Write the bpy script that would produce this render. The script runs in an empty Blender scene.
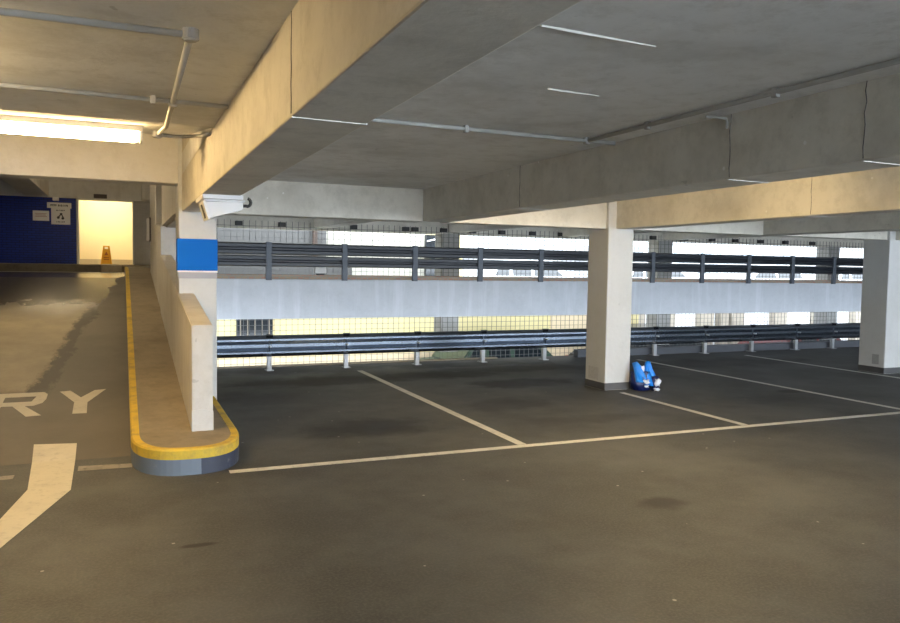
import bpy, bmesh, math, random
from mathutils import Vector, Matrix
random.seed(7)
sc = bpy.context.scene
COL = sc.collection

# ------------------------------------------------------------------ materials
def nt(name):
    m = bpy.data.materials.new(name); m.use_nodes = True
    n = m.node_tree; n.nodes.clear()
    out = n.nodes.new('ShaderNodeOutputMaterial'); b = n.nodes.new('ShaderNodeBsdfPrincipled')
    n.links.new(b.outputs[0], out.inputs[0])
    return m, n, b
def noise(n, scale, detail=4, vec=None, rough=.6, dist=0):
    t = n.nodes.new('ShaderNodeTexNoise'); t.inputs['Scale'].default_value = scale
    t.inputs['Detail'].default_value = detail; t.inputs['Roughness'].default_value = rough
    t.inputs['Distortion'].default_value = dist
    if vec: n.links.new(vec, t.inputs['Vector'])
    return t.outputs['Fac']
def geo(n): return n.nodes.new('ShaderNodeNewGeometry').outputs['Position']
def math_(n, op, a, b=None, c=None, clamp=False):
    k = n.nodes.new('ShaderNodeMath'); k.operation = op; k.use_clamp = clamp
    for i, v in enumerate((a, b, c)):
        if v is None: continue
        if isinstance(v, (int, float)): k.inputs[i].default_value = v
        else: n.links.new(v, k.inputs[i])
    return k.outputs[0]
def ramp01(n, v, a, b, smooth=True):
    k = n.nodes.new('ShaderNodeMapRange'); k.interpolation_type = 'SMOOTHSTEP' if smooth else 'LINEAR'
    n.links.new(v, k.inputs['Value']); k.inputs['From Min'].default_value = a; k.inputs['From Max'].default_value = b
    return k.outputs['Result']
def mix(n, f, a, b):
    k = n.nodes.new('ShaderNodeMix'); k.data_type = 'RGBA'
    if isinstance(f, (int, float)): k.inputs[0].default_value = f
    else: n.links.new(f, k.inputs[0])
    for i, v in ((6, a), (7, b)):
        if isinstance(v, tuple): k.inputs[i].default_value = (*v[:3], 1)
        else: n.links.new(v, k.inputs[i])
    return k.outputs[2]
def bump(n, b, h, s=.2, d=.01):
    k = n.nodes.new('ShaderNodeBump'); k.inputs['Strength'].default_value = s; k.inputs['Distance'].default_value = d
    n.links.new(h, k.inputs['Height']); n.links.new(k.outputs[0], b.inputs['Normal'])
def mapping(n, vec, sc_=(1, 1, 1)):
    k = n.nodes.new('ShaderNodeMapping'); k.inputs['Scale'].default_value = sc_
    n.links.new(vec, k.inputs['Vector']); return k.outputs[0]

def plain(name, col, rough=.6, metal=0, var=.12, scale=6, bmp=0):
    m, n, b = nt(name)
    p = geo(n); f = noise(n, scale, 5, p)
    d = tuple(c * (1 - var) for c in col); l = tuple(min(1, c * (1 + var)) for c in col)
    n.links.new(mix(n, f, d, l), b.inputs['Base Color'])
    b.inputs['Roughness'].default_value = rough; b.inputs['Metallic'].default_value = metal
    if bmp: bump(n, b, noise(n, scale * 8, 3, p), bmp)
    return m

def concrete(name, col, stain, amount=.35, streak=0.0, rough=.75, pits=.25, scale=1.3, flakes=False):
    m, n, b = nt(name)
    p = geo(n)
    big = noise(n, scale, 6, p, .65)
    c = mix(n, math_(n, 'MULTIPLY', ramp01(n, big, .42, .75), amount), col, stain)
    med = noise(n, 5.5, 7, p, .75)
    c = mix(n, math_(n, 'MULTIPLY', ramp01(n, med, .46, .66), .38 * min(1, amount * 1.6)), c, stain)
    c = mix(n, math_(n, 'MULTIPLY', ramp01(n, noise(n, 3.1, 6, p, .7), .56, .72), .25), c, tuple(min(1, x * 1.22) for x in col))
    fine = noise(n, 24, 3, p)
    c = mix(n, math_(n, 'MULTIPLY', ramp01(n, fine, .5, .8), .12), c, stain)
    if streak:
        v = noise(n, 1, 4, mapping(n, p, (5, 5, .35)), .6)
        c = mix(n, math_(n, 'MULTIPLY', ramp01(n, v, .5, .72), streak), c, tuple(min(1, x * 1.28) for x in col))
    # little chips and blow holes
    sp = noise(n, 9, 2, p, .5, .6)
    c = mix(n, math_(n, 'MULTIPLY', ramp01(n, sp, .74, .78), pits), c, (.09, .08, .07))
    if flakes:
        v = n.nodes.new('ShaderNodeTexVoronoi'); v.inputs['Scale'].default_value = 4.5; n.links.new(p, v.inputs['Vector'])
        d = math_(n, 'ADD', v.outputs['Distance'], math_(n, 'MULTIPLY', noise(n, 40, 2, p), .05))
        c = mix(n, math_(n, 'MULTIPLY', math_(n, 'LESS_THAN', d, .072), .8), c, (.80, .79, .77))
    n.links.new(c, b.inputs['Base Color']); b.inputs['Roughness'].default_value = rough
    bump(n, b, noise(n, 18, 5, p), .25, .012)
    return m

M = {}
M['conc'] = concrete('painted_concrete', (.66, .65, .62), (.42, .40, .36), .35)
M['conc_col'] = concrete('column_paint', (.60, .605, .60), (.45, .45, .43), .25, pits=.12)
M['ceil'] = concrete('ceiling_paint', (.80, .81, .81), (.52, .515, .49), .85, scale=.9)
M['soffit_grey'] = concrete('beam_paint', (.68, .65, .58), (.42, .395, .34), .6, scale=1.2, flakes=True)
M['parapet'] = concrete('parapet_concrete', (.41, .435, .475), (.31, .33, .36), .4, streak=.5, pits=.1)
M['walk'] = concrete('walkway_concrete', (.30, .25, .18), (.15, .125, .09), .7, scale=1.6)
M['wallc'] = concrete('low_wall_concrete', (.68, .66, .62), (.46, .42, .36), .45, streak=.25)
M['joint'] = plain('white_joint', (.72, .71, .68), .7)
M['yellow'] = concrete('kerb_yellow', (.72, .50, .05), (.36, .25, .08), .75, scale=7, pits=.6)
M['steel'] = plain('galvanised_steel', (.17, .20, .245), .24, .88, .2, 5)
M['steel_post'] = plain('galvanised_post', (.45, .47, .50), .5, .35, .2, 8)
M['rail_dark'] = plain('dark_painted_steel', (.016, .020, .028), .4, .15, .25, 5)
M['rail_post'] = plain('dark_post', (.075, .088, .11), .5, .1, .2, 5)
M['wire'] = plain('mesh_wire', (.10, .10, .10), .6, .3)
M['clamp'] = plain('black_clamp', (.02, .02, .022), .6)
M['conduit'] = plain('conduit_paint', (.42, .42, .41), .55, 0, .15, 12)
M['blue'] = plain('sign_blue', (.0, .135, .58), .6, 0, .03)
M['blue'].node_tree.nodes['Principled BSDF'].inputs['Specular IOR Level'].default_value = .15
M['white'] = plain('white_paint', (.80, .80, .80), .5, 0, .04)
M['signgrey'] = plain('sign_grey', (.36, .36, .40), .5, 0, .05)
M['plinth'] = plain('plinth_paint', (.085, .085, .09), .6, 0, .25)
M['cctv'] = plain('cctv_plastic', (.74, .74, .75), .35, 0, .04)
M['black'] = plain('black_rubber', (.012, .012, .012), .5)
M['brick'] = None
M['shutter'] = plain('grey_shutter', (.44, .43, .42), .5)
M['brown'] = plain('brown_metal', (.05, .03, .02), .5)
M['cream'] = plain('cream_plaster', (.80, .70, .48), .8, 0, .05, 2)
M['skirting'] = plain('skirting_grey', (.42, .36, .26), .6)
M['sign_white'] = plain('sign_board_white', (.80, .78, .76), .4, 0, .03)
M['ink'] = plain('sign_ink', (.03, .03, .03), .6)
M['ink_red'] = plain('sign_ink_red', (.45, .22, .22), .6)
M['wetsign'] = plain('yellow_plastic', (.95, .50, .01), .4, 0, .05)
M['darkglass'] = plain('dark_glass', (.012, .016, .02), .12, 0, .05)
M['carwhite'] = plain('white_car_paint', (.78, .79, .80), .25, 0, .02)
M['carblack'] = plain('black_car_paint', (.012, .012, .014), .3, 0, .02)
M['carred'] = plain('red_car_paint', (.10, .006, .008), .3, 0, .02)
M['cargreen'] = plain('green_car_paint', (.02, .05, .03), .3, 0, .02)
M['tyre'] = plain('tyre_rubber', (.015, .015, .015), .8)
M['lens_red'] = plain('red_lamp_lens', (.6, .02, .01), .25)
M['lens_clear'] = plain('clear_lamp_lens', (.75, .78, .8), .15)
M['bag_light'] = plain('bag_bright_blue', (.0, .22, .80), .35, 0, .12, 25)
M['bag_dark'] = plain('bag_navy', (.004, .012, .09), .35, 0, .2, 25)
M['bag_white'] = plain('bag_white', (.72, .76, .85), .4, 0, .1, 30)
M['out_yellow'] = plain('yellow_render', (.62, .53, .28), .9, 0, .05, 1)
M['out_tan'] = plain('tan_render', (.62, .50, .33), .9, 0, .08, 1)
M['out_grey'] = plain('shade_grey_render', (.075, .073, .069), .9, 0, .08, 1)  # dark albedo stands in for the shade on the upper wall
M['out_cream'] = plain('cream_render', (.36, .345, .29), .9, 0, .05, 1)
M['out_white'] = plain('white_render', (.88, .90, .92), .9, 0, .03, 1)
M['out_pier'] = plain('brown_pier', (.22, .19, .15), .9, 0, .12, 2)
M['out_pale'] = plain('pale_blue_cladding', (.30, .36, .40), .5, 0, .05, 1)
M['pier_conc'] = concrete('pier_concrete', (.36, .36, .35), (.24, .22, .19), .5)
M['out_block'] = plain('distant_cladding', (.42, .44, .45), .8, 0, .05, .2)
M['out_pale_pier'] = plain('grey_tan_pier', (.36, .32, .26), .9, 0, .1, 2)
M['ground'] = plain('yard_asphalt', (.10, .10, .10), .9)
M['orange'] = plain('orange_plastic', (.85, .16, .04), .5)
M['kerbstone'] = concrete('kerb_stone', (.42, .36, .25), (.25, .21, .15), .5, scale=6)

def emit(name, col, s, base=(.8, .8, .8)):
    m, n, b = nt(name)
    b.inputs['Base Color'].default_value = (*base, 1)
    b.inputs['Emission Color'].default_value = (*col, 1); b.inputs['Emission Strength'].default_value = s
    return m
WARM = (1.0, .70, .33)
M['tube_warm'] = emit('warm_tube', (1.0, .67, .29), 86)
M['tube_left'] = emit('left_tube', (1.0, .69, .31), 54)
M['tube_bay'] = emit('bay_tube', (1.0, .72, .35), 46)
M['tube_bay_near'] = emit('near_bay_tube', (1.0, .71, .33), 140)
M['tube_far'] = emit('far_tube', (1.0, .76, .44), 78)
M['tube_room'] = emit('room_tube', (1.0, .84, .52), 150)

def paint_mat(name, col, wear=.35, under=(.085, .08, .072)):
    m, n, b = nt(name); p = geo(n)
    f = math_(n, 'MULTIPLY', ramp01(n, noise(n, 16, 5, p, .7), .5, .72), wear)
    f2 = math_(n, 'MULTIPLY', ramp01(n, noise(n, 3.5, 4, p, .7), .45, .75), wear * .6)
    c = mix(n, f, col, under); c = mix(n, f2, c, under)
    n.links.new(c, b.inputs['Base Color']); b.inputs['Roughness'].default_value = .7
    bump(n, b, noise(n, 60, 3, p), .15, .005)
    return m
M['line'] = paint_mat('road_paint_white', (.72, .72, .67), .35)
M['letter'] = paint_mat('road_paint_cream', (.70, .66, .55), .22)
M['line_worn'] = paint_mat('road_paint_worn', (.33, .31, .27), .75)

# asphalt of the parking deck
def asphalt():
    m, n, b = nt('deck_asphalt'); p = geo(n)
    c = mix(n, ramp01(n, noise(n, .8, 8, p, .7), .36, .66), (.047, .050, .050), (.090, .095, .094))
    c = mix(n, math_(n, 'MULTIPLY', ramp01(n, noise(n, 60, 2, p), .4, .7), .35), c, (.15, .142, .13))
    sx = n.nodes.new('ShaderNodeSeparateXYZ'); n.links.new(p, sx.inputs[0])
    wob = noise(n, 2.2, 5, p, .65)
    dark = None
    for (x, y, rx, ry, s) in [(2.25, 7.2, .55, .4, .6), (2.6, 10.4, 1.3, .40, .9), (4.3, 10.5, 1.0, .35, .9), (5.1, 9.4, .8, .35, .85), (2.4, 11.6, 1.6, .35, .8), (5.2, 11.5, 1.5, .3, .8),
                              (3.4, 4.2, .20, .12, .65), (1.4, 9.2, .5, .5, .4), (5.6, 10.8, 1.4, .35, .6), (4.2, 7.9, .5, .35, .5), (8.3, 7.6, .2, .12, .7),
                              (9.7, 10.4, 1.6, .5, .6), (7.3, 10.4, .9, .5, .55), (.39, 4.48, .10, .03, .8), (4.6, 6.9, .7, .2, .35), (7.3, 7.2, .8, .35, .3)]:
        dx = math_(n, 'DIVIDE', math_(n, 'SUBTRACT', sx.outputs[0], x), rx)
        dy = math_(n, 'DIVIDE', math_(n, 'SUBTRACT', sx.outputs[1], y), ry)
        d = math_(n, 'SQRT', math_(n, 'ADD', math_(n, 'MULTIPLY', dx, dx), math_(n, 'MULTIPLY', dy, dy)))
        d = math_(n, 'ADD', d, math_(n, 'MULTIPLY', math_(n, 'SUBTRACT', wob, .5), 2.2))
        k = math_(n, 'MULTIPLY', math_(n, 'SUBTRACT', 1.0, ramp01(n, d, .55, 1.45)), s)
        dark = k if dark is None else math_(n, 'MAXIMUM', dark, k)
    dark = math_(n, 'MULTIPLY', dark, 1.25, clamp=True)
    c = mix(n, dark, c, (.012, .011, .010))
    # stray pale specks of litter
    v = n.nodes.new('ShaderNodeTexVoronoi'); v.inputs['Scale'].default_value = 3.4; n.links.new(p, v.inputs['Vector'])
    sp = math_(n, 'LESS_THAN', v.outputs['Distance'], .036)
    c = mix(n, math_(n, 'MULTIPLY', sp, .7), c, (.45, .45, .44))
    n.links.new(c, b.inputs['Base Color'])
    r = math_(n, 'ADD', math_(n, 'MULTIPLY', noise(n, 1.2, 5, p), .25), .50)
    n.links.new(r, b.inputs['Roughness'])
    bump(n, b, noise(n, 90, 3, p), .25, .006)
    return m
M['asphalt'] = asphalt()

def ramp_asphalt():
    m, n, b = nt('ramp_asphalt'); p = geo(n)
    sx = n.nodes.new('ShaderNodeSeparateXYZ'); n.links.new(p, sx.inputs[0])
    X, Y = sx.outputs[0], sx.outputs[1]
    dry = mix(n, ramp01(n, noise(n, .8, 6, p, .65), .35, .68), (.112, .100, .082), (.155, .14, .117))
    dry = mix(n, math_(n, 'MULTIPLY', ramp01(n, noise(n, 60, 2, p), .4, .7), .3), dry, (.15, .13, .105))
    # how far inside the wet patch: its right edge runs up the ramp
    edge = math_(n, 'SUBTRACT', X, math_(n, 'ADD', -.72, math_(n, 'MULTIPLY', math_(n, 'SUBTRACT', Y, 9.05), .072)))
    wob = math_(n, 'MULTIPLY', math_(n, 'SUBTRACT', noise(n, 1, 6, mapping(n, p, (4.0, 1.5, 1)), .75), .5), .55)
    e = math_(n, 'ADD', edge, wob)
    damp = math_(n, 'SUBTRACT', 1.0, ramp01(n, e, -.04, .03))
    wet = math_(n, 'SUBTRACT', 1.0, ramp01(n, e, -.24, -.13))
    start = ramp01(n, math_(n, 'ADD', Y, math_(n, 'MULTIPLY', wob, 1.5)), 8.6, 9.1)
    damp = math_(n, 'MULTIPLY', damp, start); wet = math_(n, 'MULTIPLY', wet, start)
    pale = mix(n, ramp01(n, noise(n, 1, 5, mapping(n, p, (1.2, .8, 1)), .65), .35, .7), (.28, .24, .165), (.42, .36, .25))  # pale glare of the wet film, painted into the base colour
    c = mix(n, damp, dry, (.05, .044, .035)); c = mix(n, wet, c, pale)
    far = ramp01(n, math_(n, 'ADD', Y, math_(n, 'MULTIPLY', wob, 5.0)), 12.6, 15.2)
    c = mix(n, math_(n, 'MULTIPLY', far, damp), c, (.05, .042, .03))
    n.links.new(c, b.inputs['Base Color'])
    r = math_(n, 'SUBTRACT', .62, math_(n, 'MULTIPLY', math_(n, 'MULTIPLY', far, damp), .42))
    n.links.new(r, b.inputs['Roughness'])
    bump(n, b, noise(n, 70, 3, p), .2, .006)
    return m
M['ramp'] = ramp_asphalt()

def brick(name, c1, c2, mortar, w, h, m_=.008, rough=.4):
    m, n, b = nt(name); p = geo(n)
    s = n.nodes.new('ShaderNodeSeparateXYZ'); n.links.new(p, s.inputs[0])
    k = n.nodes.new('ShaderNodeCombineXYZ')
    n.links.new(s.outputs[0], k.inputs[0]); n.links.new(s.outputs[2], k.inputs[1])
    t = n.nodes.new('ShaderNodeTexBrick'); n.links.new(k.outputs[0], t.inputs['Vector'])
    t.inputs['Scale'].default_value = 1; t.inputs['Brick Width'].default_value = w; t.inputs['Row Height'].default_value = h
    t.inputs['Mortar Size'].default_value = m_; t.inputs['Color1'].default_value = (*c1, 1); t.inputs['Color2'].default_value = (*c2, 1)
    t.inputs['Mortar'].default_value = (*mortar, 1); t.inputs['Bias'].default_value = 0
    n.links.new(t.outputs['Color'], b.inputs['Base Color']); b.inputs['Roughness'].default_value = rough
    bump(n, b, t.outputs['Fac'], -.35, .01)
    return m
M['bluebrick'] = brick('blue_glazed_brick', (.002, .022, .25), (.003, .030, .32), (.002, .010, .11), .225, .075, .010, .42)
M['bluebrick'].node_tree.nodes['Principled BSDF'].inputs['Specular IOR Level'].default_value = .22
M['brick'] = brick('weathered_brick', (.27, .21, .14), (.29, .16, .12), (.22, .20, .17), .11, .20, .012, .9)

def kerb_paint():
    m, n, b = nt('kerb_face_paint'); p = geo(n)
    s = n.nodes.new('ShaderNodeSeparateXYZ'); n.links.new(p, s.inputs[0])
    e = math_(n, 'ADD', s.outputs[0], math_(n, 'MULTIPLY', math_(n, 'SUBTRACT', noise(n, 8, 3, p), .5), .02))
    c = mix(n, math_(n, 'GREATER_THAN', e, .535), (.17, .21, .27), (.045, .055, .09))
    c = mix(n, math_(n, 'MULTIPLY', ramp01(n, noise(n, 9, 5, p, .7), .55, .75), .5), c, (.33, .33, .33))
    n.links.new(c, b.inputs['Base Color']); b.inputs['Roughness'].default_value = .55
    return m
M['kerbface'] = kerb_paint()

# ------------------------------------------------------------------ mesh helpers
def box(bm, x0, x1, y0, y1, z0, z1, bev=0):
    r = bmesh.ops.create_cube(bm, size=1)
    vs = r['verts']
    for v in vs:
        v.co = Vector(((x0 + x1) / 2 + v.co.x * (x1 - x0), (y0 + y1) / 2 + v.co.y * (y1 - y0), (z0 + z1) / 2 + v.co.z * (z1 - z0)))
    if bev:
        es = list({e for v in vs for e in v.link_edges})
        bmesh.ops.bevel(bm, geom=es, offset=bev, segments=2, affect='EDGES', profile=.5)
    return bm
def tube(bm, pts, r, n=10, cap=True):
    pts = [Vector(p) for p in pts]; rings = []
    up = Vector((0, 0, 1))
    prev = None
    for i, p in enumerate(pts):
        d = (pts[min(i + 1, len(pts) - 1)] - pts[max(i - 1, 0)]).normalized()
        a = d.cross(up)
        if a.length < .05: a = d.cross(Vector((1, 0, 0)))
        a.normalize(); b_ = d.cross(a).normalized()
        if prev is not None and a.dot(prev) < 0: a, b_ = -a, -b_
        prev = a
        rr = r[i] if isinstance(r, (list, tuple)) else r
        rings.append([bm.verts.new(p + a * math.cos(2 * math.pi * k / n) * rr + b_ * math.sin(2 * math.pi * k / n) * rr) for k in range(n)])
    for i in range(len(rings) - 1):
        for k in range(n):
            bm.faces.new((rings[i][k], rings[i][(k + 1) % n], rings[i + 1][(k + 1) % n], rings[i + 1][k]))
    if cap:
        bm.faces.new(rings[0][::-1]); bm.faces.new(rings[-1])
    return bm
def prism(bm, poly, axis, a, b):
    """extrude a 2-D outline along x, y or z from a to b"""
    def P(u, v, w):
        return Vector((w, u, v)) if axis == 'x' else Vector((u, w, v)) if axis == 'y' else Vector((u, v, w))
    A = [bm.verts.new(P(u, v, a)) for u, v in poly]; B = [bm.verts.new(P(u, v, b)) for u, v in poly]
    n = len(poly)
    for i in range(n):
        bm.faces.new((A[i], A[(i + 1) % n], B[(i + 1) % n], B[i]))
    bm.faces.new(A[::-1]); bm.faces.new(B)
    return bm
def BM(): return bmesh.new()
def B(*a, **k): return box(BM(), *a, **k)
def wloc(o):
    v = Vector((0, 0, 0))
    while o: v = v + o.location; o = o.parent
    return v
def obj(name, bm, mat, parent=None, loc=None, smooth=False):
    bmesh.ops.recalc_face_normals(bm, faces=bm.faces[:])
    off = wloc(parent) if parent else Vector(loc or (0, 0, 0))
    bmesh.ops.translate(bm, vec=-off, verts=bm.verts[:])
    me = bpy.data.meshes.new(name); bm.to_mesh(me); bm.free()
    if smooth:
        for f in me.polygons: f.use_smooth = True
    o = bpy.data.objects.new(name, me); COL.objects.link(o)
    for mm in (mat if isinstance(mat, (list, tuple)) else [mat]): me.materials.append(mm)
    if parent: o.parent = parent
    elif loc is not None: o.location = loc
    return o
def thing(name, label, cat, loc=(0, 0, 0), group=None):
    o = bpy.data.objects.new(name, None); COL.objects.link(o); o.empty_display_size = .1
    o.location = loc; tag(o, label, cat, group); return o
def tag(o, label, cat, group=None, kind=None):
    o['label'] = label; o['category'] = cat
    if group: o['group'] = group
    if kind: o['kind'] = kind
    return o
def struct(name, bm, mat, label=None, cat=None):
    o = obj(name, bm, mat); o['kind'] = 'structure'
    if label: o['label'] = label
    if cat: o['category'] = cat
    return o
def zr(y):
    """height of the ramp surface"""
    return max(0.0, min(.117 * (y - 6.8), 1.28))
def smooth_by_angle(o, deg=35):
    for f in o.data.polygons: f.use_smooth = True
    try: o.data.set_sharp_from_angle(angle=math.radians(deg))
    except Exception: pass

H, HC = 2.143, 2.52          # beam soffit and ceiling
# ------------------------------------------------------------------ floor, ramp, ceilings
bm = BM()
box(bm, -9, 30, -8, 6.8, -.3, 0); box(bm, .30, 30, 6.8, 12.14, -.3, 0)
struct('floor', bm, M['asphalt'], 'dark grey asphalt deck of the car park with stains', 'floor')
bm = BM()
prof = [(6.8, 0.0)] + [(6.8 + i * .55, zr(6.8 + i * .55)) for i in range(1, 20)] + [(17.74, 1.28), (26.05, 1.30)]
prism(bm, prof + [(26.05, -.3), (6.8, -.3)], 'x', -9, .12)
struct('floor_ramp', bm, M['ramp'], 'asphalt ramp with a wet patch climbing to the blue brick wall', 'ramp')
bm = BM(); box(bm, .92, 6.1, 12.06, 12.16, -.05, .022, .006)
struct('trim_3', bm, plain('edge_angle', (.30, .26, .20), .7, 0, .3, 6))
struct('floor_gutter', B(.9, 30, 12.14, 14.3, -1.0, -.6), M['plinth'])
# drainage upstand behind the barrier
bm = BM(); box(bm, 7.6, 22, 11.80, 11.95, -.02, .14, .01)
tag(obj('kerb', bm, plain('upstand_grey', (.10, .11, .13), .7), None, (12, 11.87, 0)), 'low dark grey concrete upstand behind the lower barrier right of the bag column', 'kerb')
struct('ceiling', B(.57, 30, -8, 14.6, HC, HC + .22), M['ceil'], 'grey painted concrete ceiling over the parking bays', 'ceiling')
bm = BM(); prism(bm, [(-8, HC), (5.4, HC), (8.2, HC + .36), (18.6, 4.19), (27.5, 4.19), (27.5, 4.4), (18.4, 4.4), (5.3, HC + .22), (-8, HC + .22)], 'x', -9, .60); box(bm, .60, 1.8, 17.1, 27.5, 4.19, 4.4)
struct('ceiling_ramp', bm, M['ceil'], 'ceiling over the ramp lit by the fluorescent lamp', 'ceiling')
# pale rough joint strips in the ceiling
for i, (a, c, lab) in enumerate([((1.46, 2.575), (2.02, 2.61), 'long white filled ceiling crack nearest the top of the photo'), ((2.0, 3.445), (2.32, 3.462), 'short white filled ceiling crack above the conduit')]):
    bm = BM(); tube(bm, [(a[0], a[1], HC - .001), (a[0] + .3 * (c[0] - a[0]), a[1] + .25 * (c[1] - a[1]), HC - .001), (c[0], c[1], HC - .001)], [.006, .009, .003], 6)
    tag(obj('crack_filler', bm, M['joint'], None, (a[0], a[1], HC)), lab, 'crack', 'filled cracks in the bay ceiling')

# ------------------------------------------------------------------ beams
def beam(name, label, x0, x1, y0, y1, z0, z1, mat, joints=(), side=None, group='concrete ceiling beams'):
    loc = ((x0 + x1) / 2, (y0 + y1) / 2, z0)
    t = thing(name, label, 'beam', loc, group)
    bm = BM(); box(bm, x0, x1, y0, y1, z0, z1, .008)
    obj('beam_body', bm, mat, t)
    for (j, full) in joints:                  # pale joint line under the beam, dark crack up its side
        bm = BM(); prism(bm, [(x0 + .002, j), (x1 - .002, j + .012), (x1 - .002, j + .035), (x0 + .002, j + .014)], 'z', z0 - .003, z0 + .002)
        obj('joint_strip', bm, M['joint'], t)['label'] = 'white strip of joint filler'
        bm = BM(); zz = [z0 + .01 + k * (z1 - z0 - .02) / 7 for k in range(8)]
        tube(bm, [(x0 - .0005, j + random.uniform(-.006, .006), z) for z in zz], .0026, 6)
        obj('crack', bm, M['plinth'], t)['label'] = 'dark hairline crack up the side'
    return t
beam('concrete_beam', 'long cream lit beam running back over the ramp edge to the column with blue sign', .57, .864  , -8, 8.46, H, HC + .02, M['soffit_grey'], [(2.83, 1)])
beam('concrete_beam', 'grey beam across the middle of the ceiling with dark cracks up its side', 3.276, 3.607  , -8, 8.51, H, HC + .02, M['soffit_grey'], [(3.52, 1), (2.63, 0), (6.1, 0)])
beam('concrete_beam', 'yellow lit beam running from the column with carrier bag to the right edge', 5.99, 6.26  , -8, 8.51, H, HC + .02, M['soffit_grey'], [(5.35, 0)])
beam('concrete_beam', 'grey beam seen under the yellow lit beam at the right', 8.60, 8.93  , -8, 8.51, H, HC + .02, M['soffit_grey'])
beam('concrete_beam', 'beam meeting the rightmost column', 11.33, 11.6  , -8, 8.51, H, HC + .02, M['soffit_grey'])
for (x0, x1, lab) in [(.6, .864, 'dim beam behind the column with blue sign, above the low wall opening'), (3.276, 3.607, 'dim beam stub behind the grey cross beam'),
                      (5.99, 6.26, 'dim beam behind the column with carrier bag'), (8.60, 8.93, 'dim beam behind the right cross beam'), (11.33, 11.6, 'dim beam behind the rightmost column')]:
    beam('concrete_beam', lab, x0, x1, 8.93 if x0 < 1 else 8.78, 12.4 if x0 < 1 else 14.15, H if x0 < 1 else 2.30, HC + .02, M['soffit_grey'])
for (x0, x1, lab) in [(.924, 3.276, 'pale grey cross beam beside the security camera'), (3.607, 5.872, 'yellow lit cross beam left of the column with carrier bag'),
                      (6.263, 8.60, 'pale cross beam right of the column with carrier bag'), (8.93, 11.211, 'cross beam left of the rightmost column'), (11.60, 22, 'cross beam right of the rightmost column')]:
    beam('cross_beam', lab, x0, x1, 8.50, 8.78, H, HC + .02, M['soffit_grey'], group='cross beams on the column row')
beam('cross_beam', 'yellow lit beam across the ramp behind the fluorescent lamp', -9, .568, 8.462, 8.76, 2.43, 3.02, M['conc'], group='cross beams on the column row')
beam('perimeter_beam', 'dark grey edge beam above the mesh screen', .87, 26, 14.16, 14.5, 2.27, HC + .02, M['soffit_grey'], group='edge beams')

# ------------------------------------------------------------------ columns
def column(label, x, y, z1, mat=None, plinth=True, w=.40, d=.47, patch=None, group='painted concrete columns'):
    t = thing('concrete_column', label, 'column', (x + w / 2, y + d / 2, 0), group)
    bm = BM(); box(bm, x, x + w, y, y + d, -.1, z1, .012)
    obj('shaft', bm, mat or M['conc_col'], t)
    if plinth:
        bm = BM(); box(bm, x - .003, x + w + .003, y - .003, y + d + .003, 0, .098, .008)
        obj('painted_base', bm, M['plinth'], t)['label'] = 'dark painted base'
    if patch:
        bm = BM(); box(bm, x - .003, x + .01, patch[0], patch[1], patch[2], patch[3])
        obj('scuff_patch', bm, plain('scuff', tuple(.36 if patch[0] < 8.56 else .52 for _ in range(3)), .8, 0, .3, 30), t)['label'] = 'grey scuffed patch'
    return t
column('white column with blue sign standing in the low wall', .533, 8.45, 2.98, plinth=False, w=.383)
column('white column with carrier bag at its foot', 5.872, 8.45, HC, patch=(8.60, 8.84, .12, .29))
column('white column cut by the right edge of the photo', 11.205, 8.45, HC, patch=(8.55, 8.67, .14, .30))
column('white column of the same row, hidden beyond the right edge', 16.55, 8.45, HC)
for i, (x, lab) in enumerate([(5.872, 'brown grey column behind the mesh screen, left of the column with bag'), (11.211, 'brown grey column behind the mesh screen, right of the column with bag'), (16.55, 'brown grey column behind the mesh screen beside the rightmost column')]):
    column(lab, x, 14.16, 2.3, M['pier_conc'], False, .391, .391, group='perimeter columns')

# blue sign on the left column
t = thing('column_sign', 'blue sign board with white and grey bands on the left column', 'sign', (.72, 8.44, 1.45))
bm = BM(); box(bm,   .519, .922, 8.432, 8.452, 1.528, 1.862, .004); box(bm, .520, .534, 8.44, 8.62, 1.528, 1.862); obj('blue_board', bm, M['blue'], t)['label'] = 'plain blue board'
bm = BM(); box(bm, .518, .923, 8.430, 8.452, 1.512, 1.530, .003); obj('white_band', bm, M['white'], t)['label'] = 'thin white band'
bm = BM(); box(bm, .528, .918, 8.436, 8.452, 1.448, 1.513); obj('grey_band', bm, M['signgrey'], t)['label'] = 'grey band'

# ------------------------------------------------------------------ low wall beside the ramp and the kerb island
t = thing('low_wall', 'cream concrete low wall rising beside the ramp from the rounded kerb', 'wall', (.62, 7.0, .2))
def ztop(y): return 1.09 + .112 * (y - 6.66)
bm = BM(); prism(bm, [(6.66, .15), (6.66, ztop(6.66)), (12.4, ztop(12.4)), (12.4, .2)], 'x', .52, .688)
bmesh.ops.bevel(bm, geom=bm.edges[:], offset=.008, segments=2, affect='EDGES')
obj('wall_body', bm, M['wallc'], t)
bm = BM(); prism(bm, [(.517, .20), (.691, .20), (.691, .36), (.60, .385), (.517, .37)], 'y', 6.652, 6.70)
obj('patched_end', bm, M['conc'], t)['label'] = 'pale patched end near the kerb'
struct('wall_ramp', B(.53, .86, 12.4, 17.3, .1, 4.2), M['wallc'], 'cream wall at the top of the ramp', 'wall')
struct('wall_ramp_beam', B(.545, .60, 8.93, 12.4, 2.17, 4.3), M['wallc'])
struct('trim_4', B(.572, .62, 5.4, 8.95, 2.5, 4.3), M['soffit_grey'])
bm = BM(); box(bm, .86, 1.7, 17.2, 17.3, 1.2, 4.3); box(bm, 1.6, 1.7, 17.3, 27.4, 1.2, 4.3)
struct('trim_5', bm, M['wallc'])
bm = BM(); box(bm, .46, .54, 12.4, 12.75, 2.2, 4.2, .01)
struct('trim_1', bm, M['conc'])

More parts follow.
